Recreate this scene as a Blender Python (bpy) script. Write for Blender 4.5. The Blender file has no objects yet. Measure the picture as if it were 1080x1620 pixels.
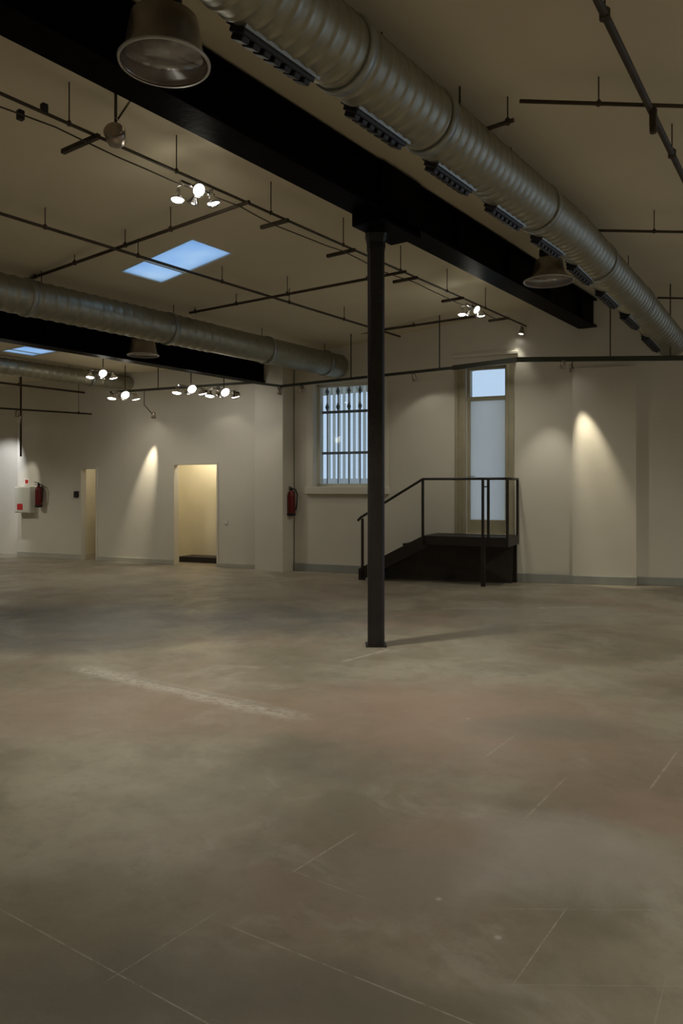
import bpy, bmesh, math, random
from mathutils import Vector, Matrix
random.seed(7)
S = bpy.context.scene
COL = S.collection

# ---------------------------------------------------------------- camera
F, CX, HY, EYE = 1194.0, 540.0, 772.0, 1.6
YAW = math.radians(36.08)
RT = Vector((math.cos(YAW), math.sin(YAW), 0))
FW = Vector((-math.sin(YAW), math.cos(YAW), 0))
cam = bpy.data.cameras.new('camera'); camo = bpy.data.objects.new('camera', cam); COL.objects.link(camo)
camo.location = (0, 0, EYE); camo.rotation_euler = (math.pi/2, 0, YAW)
cam.sensor_fit = 'HORIZONTAL'; cam.sensor_width = 36; cam.lens = 36*F/1080
cam.shift_y = -(810-HY)/1080 * 1.0
cam.clip_start = 0.05; cam.clip_end = 200
S.camera = camo

# ---------------------------------------------------------------- world, view
w = bpy.data.worlds.new('world'); S.world = w; w.use_nodes = True
bg = w.node_tree.nodes['Background']
bg.inputs['Color'].default_value = (0.60, 0.76, 1.0, 1); bg.inputs['Strength'].default_value = 1.0
S.view_settings.view_transform = 'Standard'; S.view_settings.look = 'None'
S.view_settings.gamma = 1; S.view_settings.exposure = 0.0; S.view_settings.use_curve_mapping = False
WARM = (1.0, 0.90, 0.68); WARMER = (1.0, 0.76, 0.45); NEUTRAL = (1.0, 0.96, 0.81); COOL = (0.90, 0.93, 1.0)
GEN = 1.0           # general level of the room's lamps

def flat(px, depth):                      # floor point at a distance along the view axis
    return FW*depth + RT*((px-CX)/F*depth)
def at(px, py, z):                        # point seen at a pixel, at height z
    d = (z-EYE)*F/(HY-py); p = flat(px, d); p.z = z; return p
def gr(px, py): return at(px, py, 0.0)
def at_d(px, py, depth):
    p = flat(px, depth); p.z = EYE+(HY-py)/F*depth; return p
def V(*a): return Vector(a)

# ---------------------------------------------------------------- materials
def mat(name, col, rough=0.5, metal=0.0, noise=0.0, scale=3.0, bump=0.0, col2=None, detail=6, trans=0, emit=None, spec=None, coat=0):
    m = bpy.data.materials.new(name); m.use_nodes = True
    nt = m.node_tree; b = nt.nodes['Principled BSDF']
    b.inputs['Base Color'].default_value = (*col, 1); b.inputs['Roughness'].default_value = rough
    b.inputs['Metallic'].default_value = metal
    if spec is not None: b.inputs['Specular IOR Level'].default_value = spec
    if trans: b.inputs['Transmission Weight'].default_value = trans
    if coat: b.inputs['Coat Weight'].default_value = coat
    if emit:
        b.inputs['Emission Color'].default_value = (*emit[0], 1); b.inputs['Emission Strength'].default_value = emit[1]
    tc = nt.nodes.new('ShaderNodeTexCoord')
    n = nt.nodes.new('ShaderNodeTexNoise'); n.inputs['Scale'].default_value = scale; n.inputs['Detail'].default_value = detail
    nt.links.new(tc.outputs['Object'], n.inputs['Vector'])
    if noise or col2:
        r = nt.nodes.new('ShaderNodeMix'); r.data_type = 'RGBA'
        c2 = col2 or tuple(c*(1-noise) for c in col)
        r.inputs[6].default_value = (*col, 1); r.inputs[7].default_value = (*c2, 1)
        mr = nt.nodes.new('ShaderNodeMapRange'); mr.inputs[1].default_value = 0.35; mr.inputs[2].default_value = 0.65
        nt.links.new(n.outputs['Fac'], mr.inputs[0]); nt.links.new(mr.outputs[0], r.inputs[0]); nt.links.new(r.outputs[2], b.inputs['Base Color'])
    if bump:
        n2 = nt.nodes.new('ShaderNodeTexNoise'); n2.inputs['Scale'].default_value = scale*6; n2.inputs['Detail'].default_value = 5
        nt.links.new(tc.outputs['Object'], n2.inputs['Vector'])
        bp = nt.nodes.new('ShaderNodeBump'); bp.inputs['Strength'].default_value = bump; bp.inputs['Distance'].default_value = 0.02
        nt.links.new(n2.outputs['Fac'], bp.inputs['Height']); nt.links.new(bp.outputs[0], b.inputs['Normal'])
    return m
M = {
 'wall': mat('white_plaster', (0.70, 0.66, 0.57), 0.75, noise=0.06, scale=0.8, bump=0.1),
 'ceil': mat('ceiling_plaster', (0.72, 0.64, 0.47), 0.85, noise=0.10, scale=0.5, bump=0.15),
 'skirt': mat('grey_skirting', (0.33, 0.34, 0.31), 0.5, noise=0.15),
 'skirtpale': mat('pale_skirting', (0.50, 0.48, 0.41), 0.5, noise=0.1),
 'beam': mat('black_beam_paint', (0.006, 0.004, 0.005), 0.34, noise=0.5, scale=4, bump=0.1, spec=0.05),
 'iron': mat('dark_iron', (0.020, 0.016, 0.015), 0.45, 0.0, noise=0.3, scale=8, bump=0.2),
 'pipe': mat('dark_pipe_paint', (0.070, 0.054, 0.036), 0.6, noise=0.3, scale=5, spec=0.2),
 'track': mat('dark_green_trunking', (0.035, 0.038, 0.022), 0.5, noise=0.3),
 'galv': mat('galvanised_steel', (0.35, 0.335, 0.265), 0.45, 0.85, noise=0.15, scale=9, bump=0.05),
 'galv2': mat('smooth_galvanised_steel', (0.36, 0.37, 0.34), 0.45, 0.8, noise=0.25, scale=3),
 'grille': mat('black_grille', (0.012, 0.012, 0.014), 0.5, noise=0.3),
 'lampmetal': mat('spun_aluminium', (0.42, 0.36, 0.30), 0.28, 0.75, noise=0.2, scale=6),
 'rim': mat('pale_aluminium_rim', (0.55, 0.52, 0.48), 0.4, 0.4, noise=0.1),
 'lampin': mat('reflector_inside', (0.50, 0.45, 0.42), 0.18, 0.85, noise=0.1, scale=6),
 'chrome': mat('chrome', (0.75, 0.73, 0.74), 0.18, 1.0, noise=0.1),
 'bulb': mat('lit_halogen', (1, 1, 1), 0.4, emit=((1.0, 0.95, 0.88), 12)),
 'frame': mat('cream_joinery', (0.40, 0.36, 0.25), 0.5, noise=0.1, scale=4),
 'steel': mat('dark_brown_steel', (0.022, 0.016, 0.013), 0.5, 0.0, noise=0.3, scale=6),
 'under': mat('under_stair_shade', (0.045, 0.036, 0.026), 0.7, noise=0.25, scale=3),  # shade below the landing, put into a dark brown colour
 'tread': mat('black_tread_plate', (0.018, 0.016, 0.016), 0.5, 0.2, noise=0.3, scale=9, bump=0.3),
 'red': mat('extinguisher_red', (0.16, 0.008, 0.008), 0.35, noise=0.1),
 'signred': mat('sign_red', (0.55, 0.03, 0.03), 0.5, noise=0.05),
 'signwhite': mat('sign_white', (0.85, 0.82, 0.75), 0.5, noise=0.03),
 'black': mat('black_rubber', (0.012, 0.010, 0.010), 0.6, noise=0.2),
 'box': mat('white_enamel', (0.66, 0.66, 0.58), 0.4, noise=0.05),
 'bars': mat('grey_fence_paint', (0.28, 0.32, 0.38), 0.5, noise=0.2),
 'slat': mat('pale_fence_slats', (0.85, 0.87, 0.90), 0.6, noise=0.05),
 'outwall': mat('outside_render', (0.85, 0.85, 0.84), 0.8, noise=0.08, scale=1.5),
 'warmroom': mat('cream_room_plaster', (0.74, 0.68, 0.52), 0.7, noise=0.05),
}
def frosted(name, c0, c1):
    m = bpy.data.materials.new(name); m.use_nodes = True; nt = m.node_tree; nt.nodes.clear()
    o = nt.nodes.new('ShaderNodeOutputMaterial'); t = nt.nodes.new('ShaderNodeBsdfTranslucent'); g = nt.nodes.new('ShaderNodeBsdfGlossy')
    n = nt.nodes.new('ShaderNodeTexNoise'); n.inputs['Scale'].default_value = 1.6
    cr = nt.nodes.new('ShaderNodeValToRGB'); cr.color_ramp.elements[0].color = c0; cr.color_ramp.elements[1].color = c1
    tc = nt.nodes.new('ShaderNodeTexCoord'); nt.links.new(tc.outputs['Object'], n.inputs['Vector']); nt.links.new(n.outputs['Fac'], cr.inputs[0])
    nt.links.new(cr.outputs[0], t.inputs[0]); g.inputs['Roughness'].default_value = 0.35; g.inputs[0].default_value = (0.8, 0.8, 0.8, 1)
    mx = nt.nodes.new('ShaderNodeMixShader'); mx.inputs[0].default_value = 0.06
    nt.links.new(t.outputs[0], mx.inputs[1]); nt.links.new(g.outputs[0], mx.inputs[2]); nt.links.new(mx.outputs[0], o.inputs[0])
    return m
M['frost'] = frosted('frosted_glass', (0.92, 0.92, 0.88, 1), (1.0, 0.98, 0.93, 1)); M['bluefrost'] = frosted('blue_tinted_skylight', (0.50, 0.70, 0.92, 1), (0.95, 1.0, 1.0, 1))
def clearglass():
    m = bpy.data.materials.new('clear_glass'); m.use_nodes = True; nt = m.node_tree; nt.nodes.clear()
    o = nt.nodes.new('ShaderNodeOutputMaterial'); t = nt.nodes.new('ShaderNodeBsdfTransparent'); g = nt.nodes.new('ShaderNodeBsdfGlossy')
    t.inputs[0].default_value = (0.92, 0.95, 0.95, 1); g.inputs['Roughness'].default_value = 0.03
    n = nt.nodes.new('ShaderNodeTexNoise'); n.inputs['Scale'].default_value = 0.7
    mr = nt.nodes.new('ShaderNodeMapRange'); mr.inputs[3].default_value = 0.03; mr.inputs[4].default_value = 0.07
    nt.links.new(n.outputs['Fac'], mr.inputs[0])
    mx = nt.nodes.new('ShaderNodeMixShader'); nt.links.new(mr.outputs[0], mx.inputs[0])
    nt.links.new(t.outputs[0], mx.inputs[1]); nt.links.new(g.outputs[0], mx.inputs[2]); nt.links.new(mx.outputs[0], o.inputs[0])
    return m
M['glass'] = clearglass()

def cover():
    m = frosted('prismatic_cover', (0.5, 0.46, 0.44, 1), (0.6, 0.55, 0.53, 1)); nt = m.node_tree
    for n in nt.nodes:
        if n.type == 'BSDF_GLOSSY': n.inputs['Roughness'].default_value = 0.12
        if n.type == 'MIX_SHADER':
            n.inputs[0].default_value = 0.22
            d = nt.nodes.new('ShaderNodeBsdfTransparent'); d.inputs[0].default_value = (0.8, 0.78, 0.76, 1); d2 = nt.nodes.new('ShaderNodeBsdfDiffuse'); d2.inputs[0].default_value = (0.30, 0.26, 0.24, 1)
            m2 = nt.nodes.new('ShaderNodeMixShader'); m2.inputs[0].default_value = 0.45; nt.links.new(d.outputs[0], m2.inputs[1]); nt.links.new(d2.outputs[0], m2.inputs[2]); nt.links.new(m2.outputs[0], n.inputs[1]); break
    return m
M['cover'] = cover()
M['beam'].node_tree.nodes['Principled BSDF'].inputs['IOR'].default_value = 1.18

def floor_material():
    m = bpy.data.materials.new('polished_concrete'); m.use_nodes = True; nt = m.node_tree; N = nt.nodes; L = nt.links
    b = N['Principled BSDF']; tc = N.new('ShaderNodeTexCoord'); P = tc.outputs['Object']
    def noise(sc, det=6, rough=0.6, dist=0.0, off=(0, 0, 0), st=(1, 1, 1)):
        mp = N.new('ShaderNodeMapping'); mp.inputs['Location'].default_value = off; mp.inputs['Scale'].default_value = st; L.new(P, mp.inputs[0])
        n = N.new('ShaderNodeTexNoise'); n.inputs['Scale'].default_value = sc; n.inputs['Detail'].default_value = det
        n.inputs['Roughness'].default_value = rough; n.inputs['Distortion'].default_value = dist; L.new(mp.outputs[0], n.inputs['Vector']); return n.outputs['Fac']
    def rng(v, a, c, lo=0.0, hi=1.0):
        r = N.new('ShaderNodeMapRange'); r.interpolation_type = 'SMOOTHSTEP'
        for i, x in enumerate((a, c, lo, hi)): r.inputs[i+1].default_value = x
        L.new(v, r.inputs[0]); return r.outputs[0]
    def math_(op, a, c=None):
        n = N.new('ShaderNodeMath'); n.operation = op
        for i, x in enumerate((a, c)):
            if x is None: continue
            if isinstance(x, (int, float)): n.inputs[i].default_value = x
            else: L.new(x, n.inputs[i])
        return n.outputs[0]
    def mix(f, a, c):
        n = N.new('ShaderNodeMix'); n.data_type = 'RGBA'
        if isinstance(f, (int, float)): n.inputs[0].default_value = f
        else: L.new(f, n.inputs[0])
        for i, x in ((6, a), (7, c)):
            if isinstance(x, tuple): n.inputs[i].default_value = (*x, 1)
            else: L.new(x, n.inputs[i])
        return n.outputs[2]
    c = mix(rng(noise(0.55, 5, 0.55, 0.6), 0.38, 0.62), (0.245, 0.205, 0.150), (0.36, 0.318, 0.245))
    c = mix(math_('MULTIPLY', rng(noise(0.42, 4, 0.5, 0.3, (5, 3, 0)), 0.5, 0.66), 0.7), c, (0.30, 0.215, 0.165))
    c = mix(math_('MULTIPLY', rng(noise(0.8, 5, 0.6, 0.5, (1, 9, 0)), 0.52, 0.66), 0.6), c, (0.205, 0.19, 0.135))
    c = mix(math_('MULTIPLY', rng(noise(1.7, 7, 0.65, 0.8, (4, 1, 0)), 0.52, 0.68), 0.5), c, (0.42, 0.38, 0.33))
    c = mix(math_('MULTIPLY', rng(noise(7, 8, 0.7), 0.45, 0.75), 0.4), c, (0.16, 0.13, 0.10))
    # worn blotches of their own shape
    def blob(px, py, rx, ry, col, s):
        nonlocal c
        p = gr(px, py); vs = N.new('ShaderNodeVectorMath'); vs.operation = 'SUBTRACT'; L.new(P, vs.inputs[0]); vs.inputs[1].default_value = p
        def dot(v):
            d = N.new('ShaderNodeVectorMath'); d.operation = 'DOT_PRODUCT'; L.new(vs.outputs[0], d.inputs[0]); d.inputs[1].default_value = v; return d.outputs['Value']
        a = math_('POWER', math_('ABSOLUTE', dot(tuple(RT/rx))), 2.0); q = math_('POWER', math_('ABSOLUTE', dot(tuple(FW/ry))), 2.0)
        r = math_('ADD', math_('ADD', a, q), math_('MULTIPLY', noise(1.8, 6, 0.7, 0.6, (px*.01, 0, 0)), 1.6))
        c = mix(math_('MULTIPLY', rng(r, 1.9, 0.7), s), c, col)
    blob(550, 1195, 0.95, 0.55, (0.16, 0.135, 0.10), 0.8)
    blob(690, 1130, 1.5, 1.2, (0.325, 0.225, 0.17), 0.8)
    blob(760, 1330, 0.5, 0.45, (0.315, 0.235, 0.19), 0.6)
    blob(640, 985, 1.2, 0.7, (0.31, 0.225, 0.165), 0.6)
    blob(160, 1120, 1.7, 0.8, (0.33, 0.24, 0.18), 0.6)
    blob(1030, 1290, 0.35, 0.3, (0.34, 0.235, 0.18), 0.6)
    blob(900, 1350, 0.55, 0.5, (0.44, 0.40, 0.37), 0.7)
    blob(870, 1150, 0.7, 0.35, (0.22, 0.20, 0.165), 0.7)
    blob(880, 970, 1.6, 0.9, (0.38, 0.35, 0.30), 0.5)
    blob(150, 1440, 0.6, 0.5, (0.18, 0.15, 0.10), 0.7)
    blob(250, 1570, 0.9, 0.35, (0.17, 0.15, 0.125), 0.85)
    blob(640, 1600, 0.5, 0.15, (0.19, 0.17, 0.13), 0.8)
    blob(200, 980, 4.0, 1.6, (0.105, 0.105, 0.105), 0.85)
    blob(60, 1020, 1.4, 0.6, (0.11, 0.11, 0.11), 0.7)
    blob(640, 1390, 0.5, 0.4, (0.30, 0.265, 0.235), 0.5)
    # saw cuts, scratches and the patched strip
    def seg(p0, p1, wd, col, s, brk=0.0, soft=1.0):
        nonlocal c
        A, B = gr(*p0), gr(*p1); u = (B-A); ln = u.length; u.normalize(); n_ = Vector((-u.y, u.x, 0))
        vs = N.new('ShaderNodeVectorMath'); vs.operation = 'SUBTRACT'; L.new(P, vs.inputs[0]); vs.inputs[1].default_value = A
        def dot(v):
            d = N.new('ShaderNodeVectorMath'); d.operation = 'DOT_PRODUCT'; L.new(vs.outputs[0], d.inputs[0]); d.inputs[1].default_value = v; return d.outputs['Value']
        dn = math_('ABSOLUTE', dot(n_)); t = dot(u)
        if brk: dn = math_('ADD', dn, math_('MULTIPLY', noise(3.2, 8, 0.78, 1.2), wd*brk))
        k = rng(dn, wd*(1+brk*.62), wd*(0.35+brk*.42))
        k = math_('MULTIPLY', k, math_('MULTIPLY', rng(t, -soft*.1, soft*.05), rng(t, ln+soft*.1, ln-soft*.05)))
        k = math_('MULTIPLY', k, rng(noise(17, 6, 0.7), 0.34, 0.58))
        c = mix(math_('MULTIPLY', k, s), c, col)
    pale = (0.50, 0.46, 0.40)
    seg((130, 1058), (460, 1132), 0.13, (0.52, 0.48, 0.42), 0.8, 1.8, 3)
    seg((210, 1072), (440, 1122), 0.035, (0.12, 0.11, 0.10), 0.4, 1.6, 2)
    seg((545, 1046), (612, 1028), 0.035, pale, 0.7)
    seg((-60, 1405), (330, 1620), 0.004, pale, 0.7)
    seg((180, 1545), (335, 1448), 0.0035, pale, 0.6)
    seg((355, 1462), (760, 1625), 0.004, pale, 0.75)
    seg((465, 1378), (555, 1322), 0.005, pale, 0.7)
    seg((470, 1380), (575, 1420), 0.004, pale, 0.45)
    seg((820, 1545), (890, 1445), 0.0035, pale, 0.75)
    seg((770, 1195), (812, 1165), 0.008, pale, 0.5)
    seg((1030, 1245), (1070, 1190), 0.008, pale, 0.6)
    seg((835, 1290), (890, 1235), 0.008, pale, 0.5)
    seg((815, 1438), (1100, 1440), 0.004, pale, 0.4)
    seg((815, 1558), (1100, 1560), 0.003, pale, 0.3)
    seg((1035, 1620), (1050, 1560), 0.003, pale, 0.4)
    seg((700, 963), (790, 962), 0.08, pale, 0.4, 1.2)
    seg((850, 962), (930, 960), 0.06, (0.6, 0.57, 0.5), 0.5, 1.2)
    # small paint splashes
    v = N.new('ShaderNodeTexVoronoi'); v.inputs['Scale'].default_value = 3.0; L.new(P, v.inputs['Vector'])
    k = math_('MULTIPLY', rng(v.outputs['Distance'], 0.055, 0.02), rng(noise(0.9, 2), 0.5, 0.6))
    c = mix(math_('MULTIPLY', k, 0.55), c, (0.66, 0.64, 0.62))
    L.new(c, b.inputs['Base Color'])
    L.new(rng(noise(1.3, 6, 0.6, 0.5, (3, 7, 0)), 0.3, 0.7, 0.32, 0.58), b.inputs['Roughness'])
    b.inputs['Specular IOR Level'].default_value = 0.5
    bp = N.new('ShaderNodeBump'); bp.inputs['Strength'].default_value = 0.12; bp.inputs['Distance'].default_value = 0.01
    L.new(noise(14, 8, 0.7), bp.inputs['Height']); L.new(bp.outputs[0], b.inputs['Normal'])
    return m
M['floor'] = floor_material()

# ---------------------------------------------------------------- mesh helpers
class MB:
    def __init__(s): s.bm = bmesh.new()
    def box(s, c, size, axes=None):       # centre, full sizes, optional 3 axes
        ax = axes or (V(1,0,0), V(0,1,0), V(0,0,1)); c = Vector(c)
        vs = []
        for i in (-.5, .5):
            for j in (-.5, .5):
                for k in (-.5, .5):
                    vs.append(s.bm.verts.new(c + ax[0]*size[0]*i + ax[1]*size[1]*j + ax[2]*size[2]*k))
        for f in ((0,1,3,2), (4,6,7,5), (0,4,5,1), (2,3,7,6), (0,2,6,4), (1,5,7,3)): s.bm.faces.new([vs[q] for q in f])
        return s
    def bar(s, a, b, w, h=None):          # rectangular bar a->b, width w (horizontal), height h
        a, b = Vector(a), Vector(b); u = (b-a); ln = u.length; u.normalize()
        side = u.cross(V(0,0,1))
        if side.length < 1e-4: side = V(1,0,0)
        side.normalize(); up = side.cross(u).normalized()
        return s.box((a+b)/2, (ln, w, h or w), (u, side, up))
    def tube(s, pts, r, n=12, caps=True, rad=None):
        pts = [Vector(p) for p in pts]; rings = []
        for i, p in enumerate(pts):
            d = (pts[min(i+1, len(pts)-1)] - pts[max(i-1, 0)]).normalized()
            ref = V(0,0,1) if abs(d.z) < 0.95 else V(1,0,0)
            a = d.cross(ref).normalized(); b = a.cross(d).normalized(); rr = rad[i] if rad else r
            rings.append([s.bm.verts.new(p + (a*math.cos(t)+b*math.sin(t))*rr) for t in (2*math.pi*k/n for k in range(n))])
        for A, B in zip(rings, rings[1:]):
            for k in range(n): s.bm.faces.new((A[k], A[(k+1)%n], B[(k+1)%n], B[k])).smooth = True
        if caps:
            s.bm.faces.new(rings[0][::-1]); s.bm.faces.new(rings[-1])
        return s
    def lathe(s, c, prof, axis=None, n=32):   # prof: (radius, distance along axis)
        c = Vector(c); d = Vector(axis or (0,0,1)).normalized()
        ref = V(0,0,1) if abs(d.z) < 0.95 else V(1,0,0)
        a = d.cross(ref).normalized(); b = d.cross(a).normalized(); rings = []
        for r, h in prof:
            rings.append([s.bm.verts.new(c + d*h + (a*math.cos(t)+b*math.sin(t))*max(r, 1e-4)) for t in (2*math.pi*k/n for k in range(n))])
        for A, B in zip(rings, rings[1:]):
            for k in range(n): s.bm.faces.new((A[k], A[(k+1)%n], B[(k+1)%n], B[k])).smooth = True
        if prof[0][0] > 1e-3: s.bm.faces.new(rings[0][::-1])
        if prof[-1][0] > 1e-3: s.bm.faces.new(rings[-1])
        return s
    def build(s, name, m, parent=None, bevel=0.0, normals=True):
        bmesh.ops.remove_doubles(s.bm, verts=s.bm.verts, dist=1e-5) if False else None
        if normals: bmesh.ops.recalc_face_normals(s.bm, faces=s.bm.faces)
        me = bpy.data.meshes.new(name); s.bm.to_mesh(me); s.bm.free()
        me.materials.append(m); o = bpy.data.objects.new(name, me); COL.objects.link(o)
        if parent:
            o.parent = parent; o.matrix_parent_inverse = Matrix.Translation(-parent.location) if parent.type == 'EMPTY' else Matrix.Identity(4)
        if bevel:
            bv = o.modifiers.new('bevel', 'BEVEL'); bv.width = bevel; bv.segments = 2; bv.limit_method = 'ANGLE'
        return o
# note: geometry is written in world metres; parents are Empties at the thing's base
def tag(o, label=None, cat=None, group=None, kind=None):
    for k, v in (('label', label), ('category', cat), ('group', group), ('kind', kind)):
        if v: o[k] = v
    return o
def thing(name, loc, label, cat, group=None):
    o = bpy.data.objects.new(name, None); COL.objects.link(o); o.location = loc; o.empty_display_size = 0.1
    return tag(o, label, cat, group)
def struct(o, label=None): o['kind'] = 'structure'; return tag(o, label)
def spot(parent, pos, target, power, angle, blend=0.5, color=WARM, size=0.03):
    l = bpy.data.lights.new('bulb_light', 'SPOT'); l.energy = power; l.color = color
    l.spot_size = math.radians(angle); l.spot_blend = blend; l.shadow_soft_size = size
    o = bpy.data.objects.new('bulb_light', l); COL.objects.link(o)
    o.rotation_euler = (Vector(target)-Vector(pos)).to_track_quat('-Z', 'Y').to_euler(); o.location = Vector(pos)
    if parent: o.parent = parent; o.location = Vector(pos)-parent.location
    return o
def point(parent, pos, power, color=WARM, size=0.08):
    l = bpy.data.lights.new('bulb_light', 'POINT'); l.energy = power; l.color = color; l.shadow_soft_size = size
    o = bpy.data.objects.new('bulb_light', l); COL.objects.link(o); o.location = Vector(pos)
    if parent: o.parent = parent; o.location = Vector(pos)-parent.location
    return o

# ---------------------------------------------------------------- structure
XL, XR, YB, YF = -21.0, 8.0, -6.0, 15.5
MB().box(((XL+XR)/2, (YB+YF)/2, -0.1), (XR-XL, YF-YB, 0.2)).build('floor', M['floor'])
struct(bpy.data.objects['floor'])

CEIL = [(-22, 4.06), (-10.0, 4.06), (-4.1, 4.76), (9, 4.80)]
def cz(x):
    for (a, za), (b, zb) in zip(CEIL, CEIL[1:]):
        if a <= x <= b: return za + (zb-za)*(x-a)/(b-a)
    return 4.76
SKY = [(-7.84, -6.52, 6.02, 6.70), (-12.95, -12.15, 7.35, 8.0)]
xs = sorted({-22, -10.0, -4.1, 9, *[s[0] for s in SKY], *[s[1] for s in SKY]})
ys = sorted({-7, 16, *[s[2] for s in SKY], *[s[3] for s in SKY]})
cb = MB()
for x0, x1 in zip(xs, xs[1:]):
    for y0, y1 in zip(ys, ys[1:]):
        if any(s[0] <= x0 and x1 <= s[1] and s[2] <= y0 and y1 <= s[3] for s in SKY): continue
        vs = [cb.bm.verts.new((x, y, cz(x)+dz)) for dz in (0, 0.06) for x, y in ((x0,y0),(x1,y0),(x1,y1),(x0,y1))]
        for f in ((0,1,2,3), (4,7,6,5), (0,4,5,1), (1,5,6,2), (2,6,7,3), (3,7,4,0)): cb.bm.faces.new([vs[q] for q in f])
bmesh.ops.remove_doubles(cb.bm, verts=cb.bm.verts, dist=1e-4)
seen = {}
for f in list(cb.bm.faces):
    k = tuple(sorted(v.index for v in f.verts)) if False else tuple(sorted((round(v.co.x,3), round(v.co.y,3), round(v.co.z,3)) for v in f.verts))
    seen.setdefault(k, []).append(f)
for k, fs in seen.items():
    if len(fs) > 1:
        for f in fs: cb.bm.faces.remove(f)
struct(cb.build('ceiling', M['ceil']))

def wall(name, A, B, z1, th, holes=(), m='wall', z0=0.0, away=None):
    """solid wall A->B with rectangular holes (u0,u1,z0,z1); thickness grows away from the camera"""
    A, B = Vector((A[0], A[1], 0)), Vector((B[0], B[1], 0)); u = (B-A); ln = u.length; u.normalize()
    n = V(-u.y, u.x, 0)
    ref = away if away is not None else (A+B)/2
    if n.dot(ref) < 0: n = -n
    us = sorted({0, ln, *[h[0] for h in holes], *[h[1] for h in holes]}); zs = sorted({z0, z1, *[h[2] for h in holes], *[h[3] for h in holes]})
    mb = MB(); nu, nz = len(us)-1, len(zs)-1
    solid = lambda i, j: 0 <= i < nu and 0 <= j < nz and not any(h[0]-1e-6 <= us[i] and us[i+1] <= h[1]+1e-6 and h[2]-1e-6 <= zs[j] and zs[j+1] <= h[3]+1e-6 for h in holes)
    P = lambda i, j, d: A + u*us[i] + n*(th*d) + V(0,0,zs[j])
    cache = {}
    def vt(i, j, d):
        if (i,j,d) not in cache: cache[(i,j,d)] = mb.bm.verts.new(P(i,j,d))
        return cache[(i,j,d)]
    for i in range(nu):
        for j in range(nz):
            if not solid(i, j): continue
            for d in (0, 1): mb.bm.faces.new([vt(i,j,d), vt(i+1,j,d), vt(i+1,j+1,d), vt(i,j+1,d)])
            for (ii, jj), (a, b) in (((i-1,j), ((i,j),(i,j+1))), ((i+1,j), ((i+1,j),(i+1,j+1))), ((i,j-1), ((i,j),(i+1,j))), ((i,j+1), ((i,j+1),(i+1,j+1)))):
                if not solid(ii, jj): mb.bm.faces.new([vt(*a,0), vt(*b,0), vt(*b,1), vt(*a,1)])
    o = mb.build(name, M[m]); struct(o)
    return o, u, n
def hit(A, B, px):                        # where the view line at px meets the line A-B, in plan
    A = Vector((A[0], A[1], 0)); B = Vector((B[0], B[1], 0)); d = FW + RT*((px-CX)/F); u = (B-A).normalized()
    t = (A.x*u.y - A.y*u.x)/(d.x*u.y - d.y*u.x); p = d*t
    return (p-A).dot(u), t, p
def zz(depth, py): return EYE + (HY-py)/F*depth
def hole(A, B, x0, x1, y0, y1, floor=False):
    u0, d0, _ = hit(A, B, x0); u1, d1, _ = hit(A, B, x1); dm = (d0+d1)/2
    return (min(u0,u1), max(u0,u1), 0.0 if floor else zz(dm, y1), zz(dm, y0))

TOP = 4.5
A1, B1 = gr(466, 902.5), gr(815, 920.5)                 # back wall with window and glazed door
winh = hole(A1, B1, 496, 603, 604, 770); doorh = hole(A1, B1, 737, 801, 579, 849)
doorh = (doorh[0], doorh[1], 0.80, doorh[3])
o, U1, N1 = wall('wall_back', A1, B1, 4.95, 0.42, [winh, doorh])
C1, D1 = B1.copy(), gr(1090, 927); D1 = C1 + (D1-C1)*2.6
wall('wall_back', C1, D1, 5.1, 0.42)
E1, G1 = gr(28, 880.5), gr(404, 899.5)                   # left wing of the back wall with two doorways
d1h = hole(E1, G1, 129, 152, 742, 881, True); d2h = hole(E1, G1, 276, 343, 735, 891, True)
o, U2, N2 = wall('wall_back_left', E1, G1, 4.3, 0.14, [d1h, d2h])
def pier(name, A, B, depth, z1):
    return wall(name, A, B, z1, depth)
P1a, P1b = gr(403, 900.5), gr(447, 904.5)
pier('trim_1', P1a, P1b, 1.2, 4.35)
P2a, P2b = gr(905, 923.5), gr(1006, 926.8)
pier('trim_2', P2a, P2b, 0.75, 3.60)
# wing further left, set back from the rest and strongly lit
H1 = gr(28, 877); H0 = gr(-420, 860)
wall('wall_far_left', H0, H1, 4.3, 0.2)
wall('wall_far_left', H1 - V(0, 0, 0), E1, 4.3, 0.12, away=V(-50, 40, 0))
wall('wall_left', (-20.6, -6, 0), (-20.6, 15, 0), 4.3, 0.2, away=V(-1, 0, 0))
wall('wall_front', (-20.6, -5.7, 0), (8, -5.7, 0), 5.0, 0.2, away=V(0, -1, 0))
wall('wall_right', (7.6, -6, 0), (7.6, 15.4, 0), 5.0, 0.2, away=V(1, 0, 0))

# skirting boards
def skirt(name, A, B, h=0.15, t=0.025, n=None, u0=0.0, u1=None):
    m = 'skirtpale' if name == 'baseboard_left' else 'skirt'
    A, B = Vector(A), Vector(B); u = (B-A); ln = u.length; u.normalize(); n = n or V(-u.y, u.x, 0)
    if n.dot(A) > 0: n = -n
    a = A+u*u0; b = A+u*(ln if u1 is None else u1)
    struct(MB().bar(a+n*t/2+V(0,0,h/2), b+n*t/2+V(0,0,h/2), t, h).build(name, M[m], bevel=0.005))
skirt('baseboard_back', A1, B1); skirt('baseboard_back', C1, C1+(P2a-C1)*1.0); skirt('baseboard_pier', P2a, P2b, 0.14)
skirt('baseboard_back', hit(C1, D1, 1008)[2], D1, 0.13)
skirt('baseboard_left', E1, G1, 0.12, u0=0.0, u1=d1h[0]); skirt('baseboard_left', E1, G1, 0.10, u0=d1h[1], u1=d2h[0]); skirt('baseboard_left', E1, G1, 0.08, u0=d2h[1])

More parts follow.
